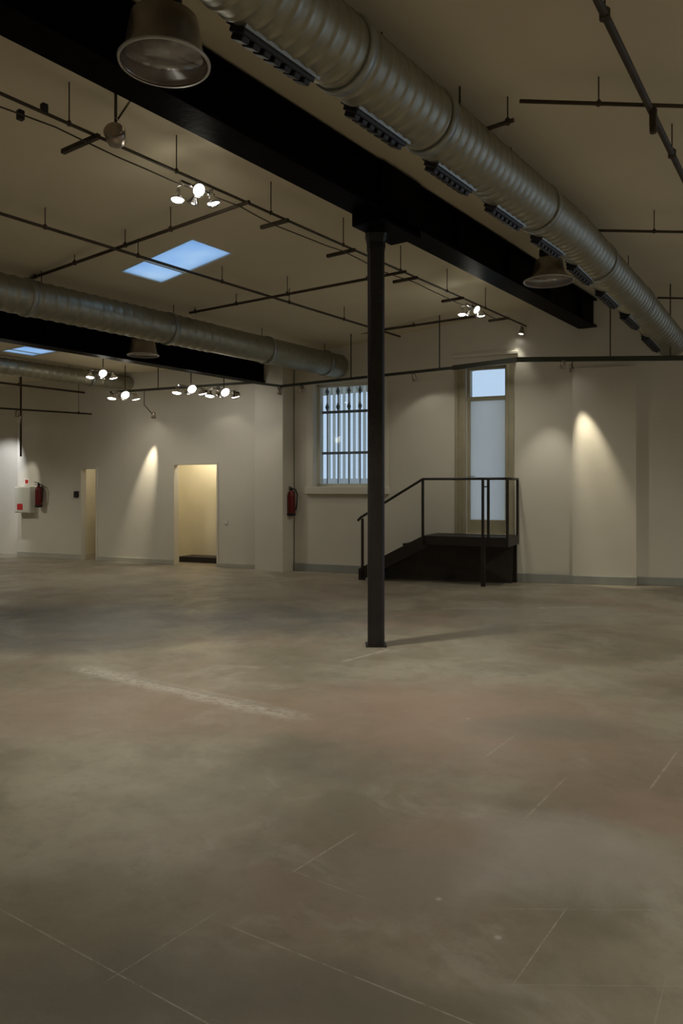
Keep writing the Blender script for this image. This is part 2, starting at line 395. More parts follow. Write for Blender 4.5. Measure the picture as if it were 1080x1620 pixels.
# little rooms behind the two doorways
def backroom(h, dep, power, nm, left=0.6):
    a = E1 + U2*(h[0]-left) + N2*0.16; b = E1 + U2*(h[1]+0.6) + N2*0.16
    mb = MB(); H = 2.7
    mb.box((a+b)/2 + N2*dep + V(0,0,H/2), ((b-a).length, 0.1, H), (U2, N2, V(0,0,1)))
    for p in (a, b): mb.box(p + N2*dep/2 + V(0,0,H/2), (0.1, dep, H), (U2, N2, V(0,0,1)))
    mb.box((a+b)/2 + N2*dep/2 + V(0,0,H), ((b-a).length, dep, 0.1), (U2, N2, V(0,0,1)))
    struct(mb.build('wall_'+nm, M['warmroom']))
    c = (a+b)/2 + N2*(dep*0.45) + V(0,0,H-0.06)
    t = thing('ceiling_light', c, 'small round ceiling lamp inside the '+('narrow left' if nm=='left_room' else 'wider right')+' doorway room', 'ceiling light')
    MB().lathe(c-V(0,0,0.0), [(0.12, 0), (0.13, -0.03), (0.02, -0.06)]).build('lamp_shade', M['bulb'], t)
    point(t, c-V(0,0,0.15), power, WARM, 0.1)
backroom(d1h, 1.5, 5, 'left_room', 0.9); backroom(d2h, 1.05, 22, 'right_room', 1.1)
# dark threshold strip in the wider doorway
c = E1 + U2*((d2h[0]+d2h[1])/2) + N2*0.75
struct(MB().box(c+V(0,0,0.06), (d2h[1]-d2h[0]+0.5, 0.5, 0.12), (U2, N2, V(0,0,1))).build('trim_4', M['steel']))
# low architraves round the doorways
for h, k in ((d1h, 5), (d2h, 6)):
    mb = MB(); O = E1 - N2*0.008
    for uu in (h[0]-0.02, h[1]+0.02): mb.box(O+U2*uu+V(0,0,h[3]/2), (0.04, 0.016, h[3]), (U2, N2, V(0,0,1)))
    mb.box(O+U2*((h[0]+h[1])/2)+V(0,0,h[3]+0.02), (h[1]-h[0]+0.08, 0.016, 0.04), (U2, N2, V(0,0,1)))
    struct(mb.build('trim_%d' % k, M['wall']))

# skylights: curb, frame, pane
for i, s in enumerate(SKY):
    x0, x1, y0, y1 = s; zc = cz((x0+x1)/2); ztop = zc+0.075; mb = MB()
    for a, b in (((x0, y0), (x1, y0)), ((x1, y0), (x1, y1)), ((x1, y1), (x0, y1)), ((x0, y1), (x0, y0))):
        pa, pb = V(*a, cz(a[0])+0.04), V(*b, cz(b[0])+0.04); mb.bar(pa, pb, 0.04, 0.08)
    sk = struct(mb.build('window_%d' % (i+3), M['box']))
    xm = x0 + (x1-x0)*0.36
    MB().bar((xm, y0, cz(xm)+.006), (xm, y1, cz(xm)+.006), 0.035, 0.02).build('glazing_bar', M['box'], sk)
    mb = MB(); q = [mb.bm.verts.new((x, y, cz(x)+0.012+dz)) for dz in (0, 0.008) for x, y in ((x0, y0), (x1, y0), (x1, y1), (x0, y1))]
    for f in ((0,1,2,3), (4,7,6,5), (0,4,5,1), (1,5,6,2), (2,6,7,3), (3,7,4,0)): mb.bm.faces.new([q[v] for v in f])
    mb.build('pane', M['bluefrost'], sk)

# ---- barred window in the back wall
def onw(u, z, d): return A1 + U1*u + N1*d + V(0,0,z)
AX = (U1, N1, V(0,0,1))
u0, u1, z0, z1 = winh
mb = MB()
for uu in (u0+0.03, u1-0.03): mb.box(onw(uu, (z0+z1)/2, 0.2), (0.06, 0.07, z1-z0), AX)
for zq in (z0+0.03, z1-0.03): mb.box(onw((u0+u1)/2, zq, 0.2), (u1-u0, 0.07, 0.06), AX)
wn = struct(mb.build('window_1', M['box']))
MB().box(onw((u0+u1)/2, (z0+z1)/2, 0.22), (u1-u0-0.1, 0.006, z1-z0-0.1), AX).build('pane', M['glass'], wn)
mb = MB(); w_ = 0.14                                     # plaster surround and sill
mb.box(onw(u0-w_/2, (z0+z1)/2, -0.015), (w_, 0.03, z1-z0), AX); mb.box(onw(u1+w_/2, (z0+z1)/2, -0.015), (w_, 0.03, z1-z0), AX)
MBs = mb.build('window_frame', M['wall'], wn, bevel=0.006)
MB().box(onw((u0+u1)/2, z0-0.07, -0.02), (u1-u0+2*w_+0.04, 0.09, 0.14), AX).build('window_sill', M['wall'], wn, bevel=0.01)
# security grille outside the glass
g0 = onw((u0+u1)/2, z0, 0.36)
gt = thing('window_grille', g0, 'grey iron security grille with ornamental heads outside the barred window', 'window grille')
nb = 6
for k in range(nb):
    uu = u0 + (u1-u0)*(k+0.5)/nb
    mb = MB(); mb.tube([onw(uu, z0-0.02, 0.36), onw(uu, z1+0.02, 0.36)], 0.011, 8)
    for zq, r in ((z1-0.42, 0.042), (z1-0.12, 0.042)):
        if (k % 2) == (0 if zq < z1-0.3 else 1) or True:
            mb.lathe(onw(uu, zq, 0.36), [(0.014, -0.07), (r*0.8, -0.02), (r, 0), (r*0.5, 0.05), (0.014, 0.08)], n=8)
    mb.build('grille_bar', M['bars'], gt)
for py in (648, 715):
    zq = zz(14.2, py); MB().bar(onw(u0, zq, 0.35), onw(u1, zq, 0.35), 0.03, 0.05).build('grille_rail', M['bars'], gt)
# pale slatted fence standing in the yard behind the window
f0 = onw((u0+u1)/2, 0, 1.3)
ft = thing('yard_fence', f0, 'pale slatted fence in the yard outside the barred window', 'fence')
for k in range(20):
    uu = u0-0.35 + (u1-u0+0.9)*(k+0.5)/20
    MB().box(onw(uu, 1.9, 1.3), (0.062, 0.012, 3.8), AX).build('slat', M['frost'], ft)
for zq in (0.4, 1.0): MB().box(onw((u0+u1)/2, zq, 1.33), (u1-u0+1.0, 0.03, 0.06), AX).build('fence_rail', M['slat'], ft)
struct(MB().box(onw(2.0, 0.9, 9.0), (20, 0.2, 2.0), AX).build('wall_yard', M['outwall']))
struct(MB().box(onw(2.0, -0.06, 4.8), (20, 8.6, 0.1), AX).build('floor_yard', M['outwall']))

# ---- glazed door above the landing
u0, u1, z0, z1 = doorh; zm = zz(13.05, 629); fr = 0.045
mb = MB()
for uu in (u0+fr/2, u1-fr/2): mb.box(onw(uu, (z0+z1)/2, 0.12), (fr, 0.08, z1-z0), AX)
mb.box(onw((u0+u1)/2, z1-fr/2, 0.12), (u1-u0, 0.08, fr), AX); mb.box(onw((u0+u1)/2, zm, 0.12), (u1-u0, 0.09, 0.07), AX)
dr = struct(mb.build('door_1', M['frame'], bevel=0.004))
zg = zz(13.05, 823)
MB().box(onw((u0+u1)/2, (z0+zg)/2, 0.12), (u1-u0-0.02, 0.06, zg-z0), AX).build('bottom_panel', M['frame'], dr, bevel=0.008)
MB().box(onw((u0+u1)/2, (zg+zm)/2, 0.14), (u1-u0-fr, 0.01, zm-zg), AX).build('pane', M['frost'], dr)
MB().box(onw((u0+u1)/2, (z1+zm)/2, 0.14), (u1-u0-fr, 0.01, z1-zm), AX).build('pane', M['glass'], dr)
hp = onw(u0+0.06, z0+1.0, 0.06)
MB().tube([hp, hp-N1*0.05, hp-N1*0.05+U1*0.1], 0.009, 8).build('door_handle', M['chrome'], dr)
mb = MB()                                                # stepped panelled casing
ul = hit(A1, B1, 721)[0]; ur = hit(A1, B1, 815)[0]
for a, b, t in ((ul, u0, 0.03), (ul, ul+0.05, 0.06), (u0-0.05, u0, 0.05), (u1, ur-0.02, 0.03), (u1, u1+0.04, 0.05)):
    mb.box(onw((a+b)/2, (z0+z1)/2+0.02, -t/2), (b-a, t, z1-z0+0.04), AX)
mb.build('door_casing', M['frame'], dr, bevel=0.004)
# shallow ledge above the door
struct(MB().box(onw((ul+ur)/2, zz(13.0, 560), -0.03), (ur-ul+0.1, 0.06, 0.06), AX).build('trim_3', M['wall'], bevel=0.01))

# ---------------------------------------------------------------- beams
def ibeam(name, xc, wd, zb, zt, y0, y1, label):
    t = thing(name, V(xc, (y0+y1)/2, zb), label, 'beam')
    mb = MB(); ym, ly = (y0+y1)/2, y1-y0
    mb.box((xc, ym, zb+0.016), (wd, ly, 0.032)); mb.box((xc, ym, zt-0.016), (wd, ly, 0.032)); mb.box((xc, ym, (zb+zt)/2), (wd*0.62, ly, zt-zb-0.06))
    mb.build('girder', M['beam'], t, bevel=0.004)
    mb = MB(); y = y0+0.6
    for s_ in (-1, 1):
        yy = y
        while yy < y1-0.2:
            mb.box((xc+s_*wd*0.40, yy, (zb+zt)/2), (wd*0.17, 0.015, zt-zb-0.07)); yy += 1.4
    mb.build('stiffener_plates', M['beam'], t)
    return t
b1 = ibeam('steel_beam', -4.1, 0.30, 4.27, 4.74, -5.5, 12.62, 'long black steel beam overhead, resting on the single column')
ibeam('steel_beam', -9.97, 0.25, 3.65, 4.035, -5.5, 11.2, 'farther black beam under the left duct, beside the small grey lamp')

# ---------------------------------------------------------------- column
cp = at(594.5, 1021, 0.0); cpt = Vector((cp.x, cp.y, 0)); t = thing('iron_column', cpt, 'slim dark iron column standing alone on the concrete floor', 'column')
def oct_prism(mb, c, r, z0, z1, rot=YAW, ch=0.28, r2=None):
    r2 = r2 or r; rings = []
    for z, q in ((z0, r), (z1, r2)):
        pts = []
        for sx, sy in ((1,-1),(1,1),(-1,1),(-1,-1)):
            pp = [(sx, sy*(1-ch)), (sx*(1-ch), sy)]
            if sx*sy < 0: pass
            else: pass
            pts += pp if (sx, sy) in ((1,1), (-1,-1)) else pp[::-1]
        rings.append([mb.bm.verts.new(c + V((x*math.cos(rot)-y*math.sin(rot))*q, (x*math.sin(rot)+y*math.cos(rot))*q, z)) for x, y in pts])
    n = 8
    for k in range(n): mb.bm.faces.new((rings[0][k], rings[0][(k+1)%n], rings[1][(k+1)%n], rings[1][k]))
    mb.bm.faces.new(rings[0][::-1]); mb.bm.faces.new(rings[1])
mb = MB(); oct_prism(mb, cpt, 0.084, 0.012, 4.16); mb.build('shaft', M['iron'], t, bevel=0.006)
mb = MB(); oct_prism(mb, cpt, 0.105, 0, 0.014, ch=0.05); mb.build('base_plate', M['iron'], t)
mb = MB(); oct_prism(mb, cpt, 0.092, 4.02, 4.08); oct_prism(mb, cpt, 0.088, 4.08, 4.165, r2=0.11); mb.build('capital', M['iron'], t)
mb = MB()
for k in range(24):
    z = 2.2+k*0.08
    for sx in (-0.035, 0.035):
        p = cpt + RT*sx - FW*0.085 + V(0,0,z); mb.lathe(p, [(0.009, 0), (0.007, 0.004), (0.001, 0.006)], axis=-FW, n=8)
mb.build('rivets', M['iron'], t)
mb = MB(); xb = -4.1; yb = cpt.y
mb.box((xb, yb, 4.215), (0.36, 0.72, 0.10)); mb.box((xb-0.165, yb, 4.42), (0.03, 0.72, 0.42)); mb.box((xb+0.165, yb, 4.46), (0.03, 0.72, 0.54))
mb.build('saddle_bracket', M['beam'], t, bevel=0.006)

# ---------------------------------------------------------------- ducts
def resample(pts, step):
    out = [Vector(pts[0])]; rem = 0
    for a, b in zip(pts, pts[1:]):
        a, b = Vector(a), Vector(b); n = max(1, int(round((b-a).length/step)))
        out += [a+(b-a)*(k/n) for k in range(1, n+1)]
    return out
def duct(name, pts, r, label, pitch=0.12, smooth_from=None, collars=(), nrib=0.008, hang=(), ceil=4.76):
    c0 = Vector(pts[len(pts)//2]); t = thing(name, c0, label, 'duct')
    path = resample(pts, pitch/8); rad = []
    for i, p in enumerate(path):
        q = i % 8; rad.append(r + (nrib if q in (0, 1) else 0) * (0 if smooth_from and p.y > smooth_from else 1))
    mb = MB(); mb.tube(path, r, 36, True, rad); mb.build('duct_tube', M['galv'], t)
    def axis_at(y):
        for a, b in zip(pts, pts[1:]):
            if a[1] <= y <= b[1]:
                k = (y-a[1])/(b[1]-a[1]); a, b = Vector(a), Vector(b); return a+(b-a)*k, (b-a).normalized()
    for y in collars:
        p, d = axis_at(y); mb = MB(); mb.tube([p-d*0.04, p-d*0.035, p+d*0.035, p+d*0.04], r, 36, True, [r+0.006, r+0.018, r+0.018, r+0.006]); mb.build('collar', M['galv2'], t)
    for y in hang:
        p, d = axis_at(y); mb = MB()
        mb.tube([p+V(0,0,r), V(p.x, p.y, cz(p.x)+0.02)], 0.006, 6); mb.build('hanger', M['pipe'], t)
    return t, axis_at
D1pts = [(-2.86, -5.5, 4.40), (-2.86, 8.2, 4.40), (-2.90, 10.9, 4.22), (-2.86, 12.95, 3.93)]
td, ax1 = duct('ventilation_duct', D1pts, 0.230, 'large ribbed galvanised duct overhead with black grilles, nearest the camera', 0.115, None,
               [0.5, 2.55, 3.95, 5.05, 7.25, 9.2, 11.0], hang=[2.0, 4.4, 6.6, 8.8, 10.6])
# black slot diffusers on the duct's lower left flank
k = 0; y = -1.34
while y < 12.4:
    a, d = ax1(y+0.02); b_, _ = ax1(min(y+0.66, 12.9)); n_ = V(-0.46, 0, -0.89).normalized(); n_ = (n_-d*n_.dot(d)).normalized(); s_ = d.cross(n_).normalized()
    L_ = (b_-a).length; c = (a+b_)/2 + n_*0.255
    mb = MB(); AXG = (d, s_, n_)
    mb.box(c-n_*0.02, (L_, 0.13, 0.06), AXG)
    for q in range(7): mb.box(c+n_*0.02+d*(L_*((q+0.5)/7-0.5)), (L_/7*0.66, 0.10, 0.045), AXG)
    g = mb.build('grille', M['grille'], td, bevel=0.008)
    mb = MB()
    for s2 in (-1, 1): mb.box(c+s_*0.078*s2-n_*0.045, (L_+0.03, 0.014, 0.05), AXG)
    f_ = mb.build('grille_frame', M['galv2'], g)
    y += 1.10; k += 1
D2pts = [(-8.4, -5.5, 3.89), (-8.4, 11.45, 3.89)]
duct('ventilation_duct', D2pts, 0.215, 'galvanised duct on the left, below the skylight and above the farther beam', 0.16, 8.2,
     [2.5, 5.1, 7.3, 9.4, 11.0], hang=[2.9, 5.3, 7.4, 9.3, 11.0])
duct('ventilation_duct', [(-13.3, -5.5, 3.86), (-13.3, 10.55, 3.86)], 0.15, 'slim dull duct farthest left, beyond the farther beam', 0.16, 0.0, [4, 7, 9.5], hang=[3, 6, 9])

# ---------------------------------------------------------------- pipes and lighting rails
def pipe(name, pts, r, label, cat='pipe', m='pipe', hang=(), stubs=(), group=None, n=10, ext=0.0):
    pts = [Vector(p) for p in pts]; t = thing(name, (pts[0]+pts[-1])/2, label, cat, group)
    MB().tube(pts, r, n).build('tube' if cat == 'pipe' else 'rail', M[m], t)
    for f in hang:
        p = pts[0]+(pts[-1]-pts[0])*f
        mb = MB(); mb.tube([p-V(0,0,r*1.2), V(p.x, p.y, cz(p.x)+0.01)], 0.0055, 6); mb.lathe(V(p.x, p.y, p.z-r*1.1), [(r*1.25, 0), (r*1.3, r*2.2), (0.008, r*3.2)], n=10)
        mb.build('hanger', M[m], t)
    return t
def yx(X, px):                                            # y where the line x=X is seen at px
    d = 1477*abs(X)/(1410-px); return (d+0.589*X)/0.808
# rail along beam (spotlight clusters hang from it)
XT, ZT = -5.0, 4.34
rail = pipe('lighting_rail', [V(XT, -5.4, ZT), V(XT, yx(XT, 832), ZT)], 0.013, 'long thin dark rail with halogen spotlights, parallel to the big beam', 'lighting rail', 'pipe',
            hang=[0.12, 0.28, 0.43, 0.50, 0.56, 0.63, 0.70, 0.77, 0.84, 0.91])
mb = MB()
mb.tube([V(XT-0.03, -5.4, ZT-0.05)] + [V(XT-0.03+0.012*math.sin(q*1.7), -5.4+q*0.28, ZT-0.05-0.035*abs(math.sin(q*0.5))) for q in range(1, 60)], 0.006, 6)
mb.build('cable', M['pipe'], rail)
for px, l0, l1 in ((150, -0.42, 0.05), (450, -0.32, 0.05), (556, -0.35, 0.05), (655, -0.32, 0.05), (728, -0.3, 0.05), (800, -0.3, 0.05)):
    yy = yx(XT, px); MB().bar(V(XT+l0, yy, ZT-0.02), V(XT+l1, yy, ZT-0.02), 0.035, 0.035).build('bracket_arm', M['pipe'], rail)
# flood lamp box by the near bracket and two small boxes on the rail
p = V(XT+0.12, yx(XT, 168), ZT-0.0); t = thing('floodlight', p, 'small round grey floodlight clamped on the rail, upper left', 'floodlight')
MB().lathe(p, [(0.03, -0.10), (0.075, -0.05), (0.085, 0.05), (0.07, 0.07)], axis=(0.5, -0.6, 0.3), n=20).build('housing', M['lampmetal'], t)
MB().tube([p, V(p.x, p.y, cz(p.x)+0.01)], 0.012, 8).build('stem', M['pipe'], t)
MB().tube([V(p.x+0.02, p.y, p.z+0.12), V(p.x+0.12, p.y+0.08, cz(p.x)-0.01)], 0.008, 6).build('brace', M['pipe'], t)
MB().lathe(p+V(0.09, -0.05, 0.08), [(0.001, 0.004), (0.04, 0.0)], axis=(0.6, 0.2, 0.8), n=16).build('lamp_lens', M['box'], t)
spot(t, p+V(0.16, 0.02, 0.12), p+V(0.45, 0.2, 0.6), 4, 110, 0.7, NEUTRAL)
for px, dz, dx, lab in ((40, -0.06, -0.06, 'leftmost small black box hanging just under the lighting rail'), (70, 0.03, 0.0, 'small black box sitting on top of the lighting rail')):
    p = V(XT+dx, yx(XT, px), ZT+dz); o = MB().box(p, (0.045, 0.045, 0.07)).build('junction_box', M['black'], bevel=0.006); tag(o, lab, 'junction box')
ZP = 4.23
pipe('ceiling_pipe', [V(-6.9, -5.4, ZP), V(-6.9, 11.2, ZP)], 0.016, 'straight thin pipe crossing in front of the skylight, towards the barred window', hang=[0.2, 0.4, 0.535, 0.59, 0.66, 0.74, 0.82, 0.9])
pipe('ceiling_pipe', [V(-4.95, 5.30, 4.33), V(-8.65, 5.30, 4.20)], 0.018, 'thin cross pipe under the ceiling left of the skylight, nearest of three', hang=[0.3, 0.5, 0.75, 0.97])
pipe('ceiling_pipe', [at_d(642, 429.5, 9.2), at_d(300, 495, 11.2)], 0.018, 'thin cross pipe under the ceiling behind the skylight, middle of three', hang=[0.15, 0.5, 0.75, 0.97])
pipe('ceiling_pipe', [at_d(762, 499, 12.45), at_d(476, 541, 14.0)], 0.02, 'thin cross pipe under the ceiling along the back wall', hang=[0.35, 0.58, 0.97])
# right bay
a, b = at(945, 0, 4.52), at(1082, 284, 4.50)
pipe('ceiling_pipe', [a+(a-b)*1.5, a, b, b+(b-a)*1.2], 0.026, 'thicker pipe running up the ceiling at the top right corner', hang=[0.42, 0.62], m='pipe')
def cross(l, r, z, lab, hang=()):
    a, b = at(*l, z), at(*r, z); pipe('ceiling_pipe', [a, b+(b-a)*0.6], 0.015, lab, hang=hang)
cross((822, 160), (1080, 168), 4.56, 'level thin pipe high at right, crossing the thicker pipe', [0.3])
cross((850, 363), (1080, 367), 4.52, 'level thin pipe at right, partly behind the near duct, below the crossing pipes', [0.5])
cross((1040, 471), (1080, 472), 4.46, 'short visible thin pipe at the right edge, close above the back wall')
a, b = at(752, 210, 4.56), at(812, 190, 4.56)
pipe('ceiling_pipe', [a-(b-a)*.5, b], 0.018, 'short slanting pipe end right of the near duct', hang=[0.9])
p = at(727, 190, 4.5); o = MB().tube([p-V(0,0,0.1), V(p.x, p.y, cz(p.x)+0.01)], 0.008, 6).build('hanging_rod', M['pipe']); tag(o, 'thin vertical rod between ceiling and near duct', 'rod')
p = at(1033, 176, 4.49); o = MB().box(p-V(0,0,0.05), (0.05, 0.05, 0.14)).lathe(p-V(0,0,0.17), [(0.025, 0), (0.03, 0.05)], n=12).build('pipe_fitting', M['pipe'], bevel=0.005); tag(o, 'small dark fitting hanging where the two right pipes cross', 'pipe fitting')

# trunking along the back walls
def off(A, B, px, d):                                    # point in front of the wall line seen at px
    _, dep, p = hit(A, B, px); k = (dep-d)/dep; return p*k
T0 = off(E1, G1, 175, 0.7); T0.z = 3.60
Ta = off(E1, G1, 400, 0.7); Ta.z = 3.60
Tb = at_d(445, 611, 13.9); Tc = at_d(716, 582, 12.65); Td = at_d(818, 569, 12.15); Te = at_d(1120, 566, 11.6)
tr = thing('lighting_trunking', Tc, 'dark green lighting trunking running level along the whole back wall', 'lighting trunking')
for q, (a, b) in enumerate(((T0, Ta), (Ta, Tb), (Tb, Tc), (Tc, Td), (Td, Te))):
    h = 0.045 if q < 3 else 0.075
    MB().bar(a, b, 0.05, h).build('trunking_length', M['track'], tr, bevel=0.004)
for px, a, b in ((250, T0, Ta), (695, Tb, Tc), (555, Tb, Tc), (965, Td, Te), (1060, Td, Te)):
    _, dep, p = hit(a, b, px); p = p.copy(); k = (p.xy-a.xy).length/(b.xy-a.xy).length; p.z = a.z+(b.z-a.z)*k
    MB().tube([p, V(p.x, p.y, cz(p.x)+0.01)], 0.010, 6).build('hanger', M['track'], tr)
def ontrunk(px):
    for a, b in ((T0, Ta), (Ta, Tb), (Tb, Tc), (Tc, Td), (Td, Te)):
        _, dep, p = hit(a, b, px); k = (p.xy-a.xy).dot((b-a).xy)/(b.xy-a.xy).length_squared
        if -0.001 <= k <= 1.001: q = p.copy(); q.z = a.z+(b.z-a.z)*k; return q
# left wing pipes
pipe('ceiling_pipe', [V(-14.5, -5.4, 3.72), V(-14.5, 10.2, 3.72)], 0.022, 'dark pipe descending to the far left wall above the fire point', hang=[0.75, 0.9])
a, b = at_d(-60, 642, 16.6), at_d(145, 655, 16.4)
pipe('ceiling_pipe', [a, b], 0.02, 'short level rail high in front of the far left wall', hang=[0.2, 0.9])
p1, p2 = at_d(33, 590, 16.6), at_d(33, 722, 16.6); o = MB().tube([V(p1.x, p1.y, 4.05), p2], 0.022, 8).build('drop_pipe', M['pipe']); tag(o, 'vertical drop pipe above the white cabinet at far left', 'pipe')

# ---------------------------------------------------------------- pendant lamps
def pendant(px, py, z, D, label, kf=1.0, hf=1.0):
    p = at(px, py, z); R_ = D/2; t = thing('pendant_lamp', p, label, 'pendant lamp')
    prof = [(R_, 0), (R_*0.975, 0.02*D), (R_*(0.90-(1-kf)*.6), 0.10*D), (R_*(0.86*kf), 0.20*D), (R_*0.82*kf, 0.34*D*hf), (R_*0.76*kf, 0.50*D*hf), (R_*0.50*kf, 0.58*D*hf), (R_*0.40*kf, 0.62*D*hf)]
    mb = MB(); inner = [(r-0.006, h-0.002) for r, h in prof]
    mb.lathe(p, prof + [(0.0, 0.62*D*hf)], n=48); mb.build('lamp_shade', M['lampmetal'], t)
    mb = MB(); mb.lathe(p+V(0,0,0.002), [(r*0.97, h) for r, h in prof[:-1]]+[(0.0, 0.57*D*hf)], n=48)
    for f in list(mb.bm.faces):
        if len(f.verts) > 4: mb.bm.faces.remove(f)
    mb.build('reflector', M['lampin'], t, normals=False)
    mb = MB(); mb.lathe(p, [(R_-0.004, -0.006), (R_+0.010, -0.006), (R_+0.012, 0.008), (R_-0.002, 0.010)], n=48)
    for f in list(mb.bm.faces):
        if len(f.verts) > 4: mb.bm.faces.remove(f)
    mb.build('rim', M['rim'], t)
    MB().lathe(p+V(0,0,0.004), [(0.001, -0.001), (R_-0.008, 0), (R_-0.008, 0.004), (0.001, 0.005)], n=48).build('glass_cover', M['cover'], t)
    MB().lathe(p+V(0,0,0.60*D*hf), [(R_*0.36, 0), (R_*0.40, 0.02), (R_*0.40, 0.14*D), (R_*0.22, 0.20*D), (0.02, 0.21*D)], n=24).build('ballast_housing', M['grille'], t)
    MB().tube([p+V(0,0,0.80*D*hf), V(p.x, p.y, cz(p.x)+0.01)], 0.012, 8).build('stem', M['pipe'], t)
    MB().lathe(p+V(0,0,0.16*D), [(0.001, 0), (0.035*D/0.5, 0.02), (0.06*D/0.5, 0.10*D), (0.05, 0.22*D), (0.03, 0.36*D), (0.03, 0.42*D)], n=20).build('bulb', M['box'], t)
    return t
def open_bottom(t):
    for ch in t.children:
        if ch.name.startswith('lamp_shade'):
            bm = bmesh.new(); bm.from_mesh(ch.data)
            for f in list(bm.faces):
                if len(f.verts) > 4: bm.faces.remove(f)
            bm.to_mesh(ch.data); bm.free(); s = ch.modifiers.new('thickness', 'SOLIDIFY'); s.thickness = 0.003; s.offset = 1
for a in ((260, 100, 4.03, 0.50, 'large bell-shaped aluminium pendant lamp overhead at top left, nearest', 0.98, 1.0),
          (868, 445, 4.14, 0.59, 'grey bell pendant lamp against the far end of the big beam, right of the column', 0.72, 0.85),
          (226, 562, 3.68, 0.47, 'small distant bell pendant lamp against the farther beam on the left')):
    open_bottom(pendant(*a))

# ---------------------------------------------------------------- spotlights
def cluster(p, label, power, n=4, glow=3.0, lit=True, down=150, group=None, color=NEUTRAL, stem=False, sc=1.0):
    """several small halogen heads on a chrome bar under a rail; p = point on the rail"""
    t = thing('spotlight_cluster', p, label, 'spotlight cluster', group)
    mb = MB(); mb.bar(p+V(0,-0.2*sc,-0.07), p+V(0,0.2*sc,-0.07), 0.03, 0.02); mb.tube([p, p-V(0,0,0.07)], 0.012, 8); mb.build('mounting_bar', M['chrome'], t)
    offs = [(-0.10, -0.14, (0.1, -0.2, -1)), (0.10, 0.10, (0.15, 0.2, -1)), (-0.12, 0.06, (-0.7, 0.1, -0.6)), (0.10, -0.08, (0.7, -0.2, -0.5)), (0.0, 0.20, (-0.2, 0.7, -0.4))][:n]
    for k, (dx, dy, ax) in enumerate(offs):
        ax = Vector(ax).normalized(); c = p + V(dx*sc, dy*sc, -0.13 if k > 1 else -0.18)
        mb = MB(); mb.lathe(c, [(a_*sc, h_) for a_, h_ in ((0.018, -0.09), (0.022, -0.04), (0.056, 0.0), (0.062, 0.02), (0.056, 0.021), (0.050, 0.004))], axis=ax, n=18)
        mb.tube([c-ax*0.07, V(c.x, c.y, p.z-0.07), V(p.x, c.y, p.z-0.07)], 0.006, 6)
        h = mb.build('lamp_head', M['chrome'], t)
        MB().lathe(c+ax*0.010, [(0.001, 0.014), (0.035*sc, 0.014), (0.054*sc, 0.004), (0.054*sc, 0)], axis=ax, n=18).build('lamp_lens', M['bulb'], h)
    if stem: MB().tube([p-V(0,0,0.02), V(p.x, p.y, cz(p.x)+0.01)], 0.01, 6).build('stem', M['pipe'], t)
    if power: spot(t, p-V(0,0,0.27), p-V(0,0,3), power*GEN, down, 0.6, color, 0.10)
    if glow: point(t, p+V(0.0, 0, -0.30), glow*GEN, color, 0.10)
    return t
cluster(V(XT, yx(XT, 312), ZT), 'bright halogen spotlight cluster on the rail above the skylight', 330, 5, 4, down=96)
cluster(V(XT, yx(XT, 747), ZT), 'bright halogen spotlight cluster on the rail right of the column', 70, 5, 3)
cluster(at(163, 581, 3.80), 'distant bright spotlight cluster beyond the farther beam at left', 50, 4, 3, stem=True, sc=1.3)
cluster(at(198, 616, 3.58), 'yellowish spotlight cluster above the strong light pool between the doorways', 8, 4, 1.5, stem=True, color=WARM, sc=1.5)
cluster(at(302, 606, 3.54), 'left of the two brilliant spotlight clusters above the wide doorway', 5, 5, 1.2, stem=True, sc=1.5)
cluster(at(354, 611, 3.48), 'right of the two brilliant spotlight clusters above the wide doorway', 5, 5, 1.2, stem=True, sc=1.5)
# unseen clusters added outside the view to raise the general light
for k, (x, y, pw) in enumerate(((-5.0, 1.0, 16), (-5.0, -3.2, 30), (0.8, 8.6, 235), (0.7, 3.2, 165), (0.6, -2.5, 22), (-11.8, 3.5, 85), (-16.5, 6.5, 140), (4.8, 8.0, 200), (5.0, 1.5, 110), (-12, -2.5, 30))):
    z = cz(x)-0.32; c = cluster(V(x, y, z), 'unseen spotlight cluster added outside the view to light the hall', pw, 4, 2.0, group='added unseen spotlight clusters')
    if abs(x+5) > 0.1: MB().tube([V(x, y, z-0.02), V(x, y, cz(x)+0.01)], 0.01, 6).build('stem', M['pipe'], c)

def tracklamp(p, target, power, angle, label, blend=0.5, color=NEUTRAL, drop=0.10, size=0.025, arm=None):
    """single spotlight under the trunking aimed at target"""
    t = thing('track_spotlight', p, label, 'spotlight')
    c = p - V(0,0,drop) + (arm or V(0,0,0)); ax = (Vector(target)-c).normalized()
    MB().tube([p, p-V(0,0,drop*0.6), c], 0.009, 8).build('bracket', M['track'], t)
    h = MB().lathe(c, [(0.02, -0.08), (0.03, -0.07), (0.042, 0.0), (0.052, 0.05), (0.047, 0.052), (0.04, 0.03)], axis=ax, n=18).build('housing', M['lampmetal'], t)
    MB().lathe(c+ax*0.030, [(0.001, 0.008), (0.03, 0.009), (0.043, 0.003), (0.043, 0)], axis=ax, n=18).build('lamp_lens', M['bulb'], h)
    spot(t, c+ax*0.08, target, power*GEN, angle, blend, color, size)
    return t
def wp(A, B, px, py): _, d, p = hit(A, B, px); q = p.copy(); q.z = zz(d, py); return q
tracklamp(ontrunk(655), wp(A1, B1, 700, 735), 3, 110, 'spotlight on the trunking just right of the column', 0.3)
def close(px, A, B, gap):                                # arm that brings a lamp up to the wall
    p = ontrunk(px); A = Vector((A.x, A.y, 0)); u = (Vector((B.x, B.y, 0))-A).normalized(); n = V(-u.y, u.x, 0)
    if n.dot(A) < 0: n = -n
    return n*((A-p).dot(n)-gap)
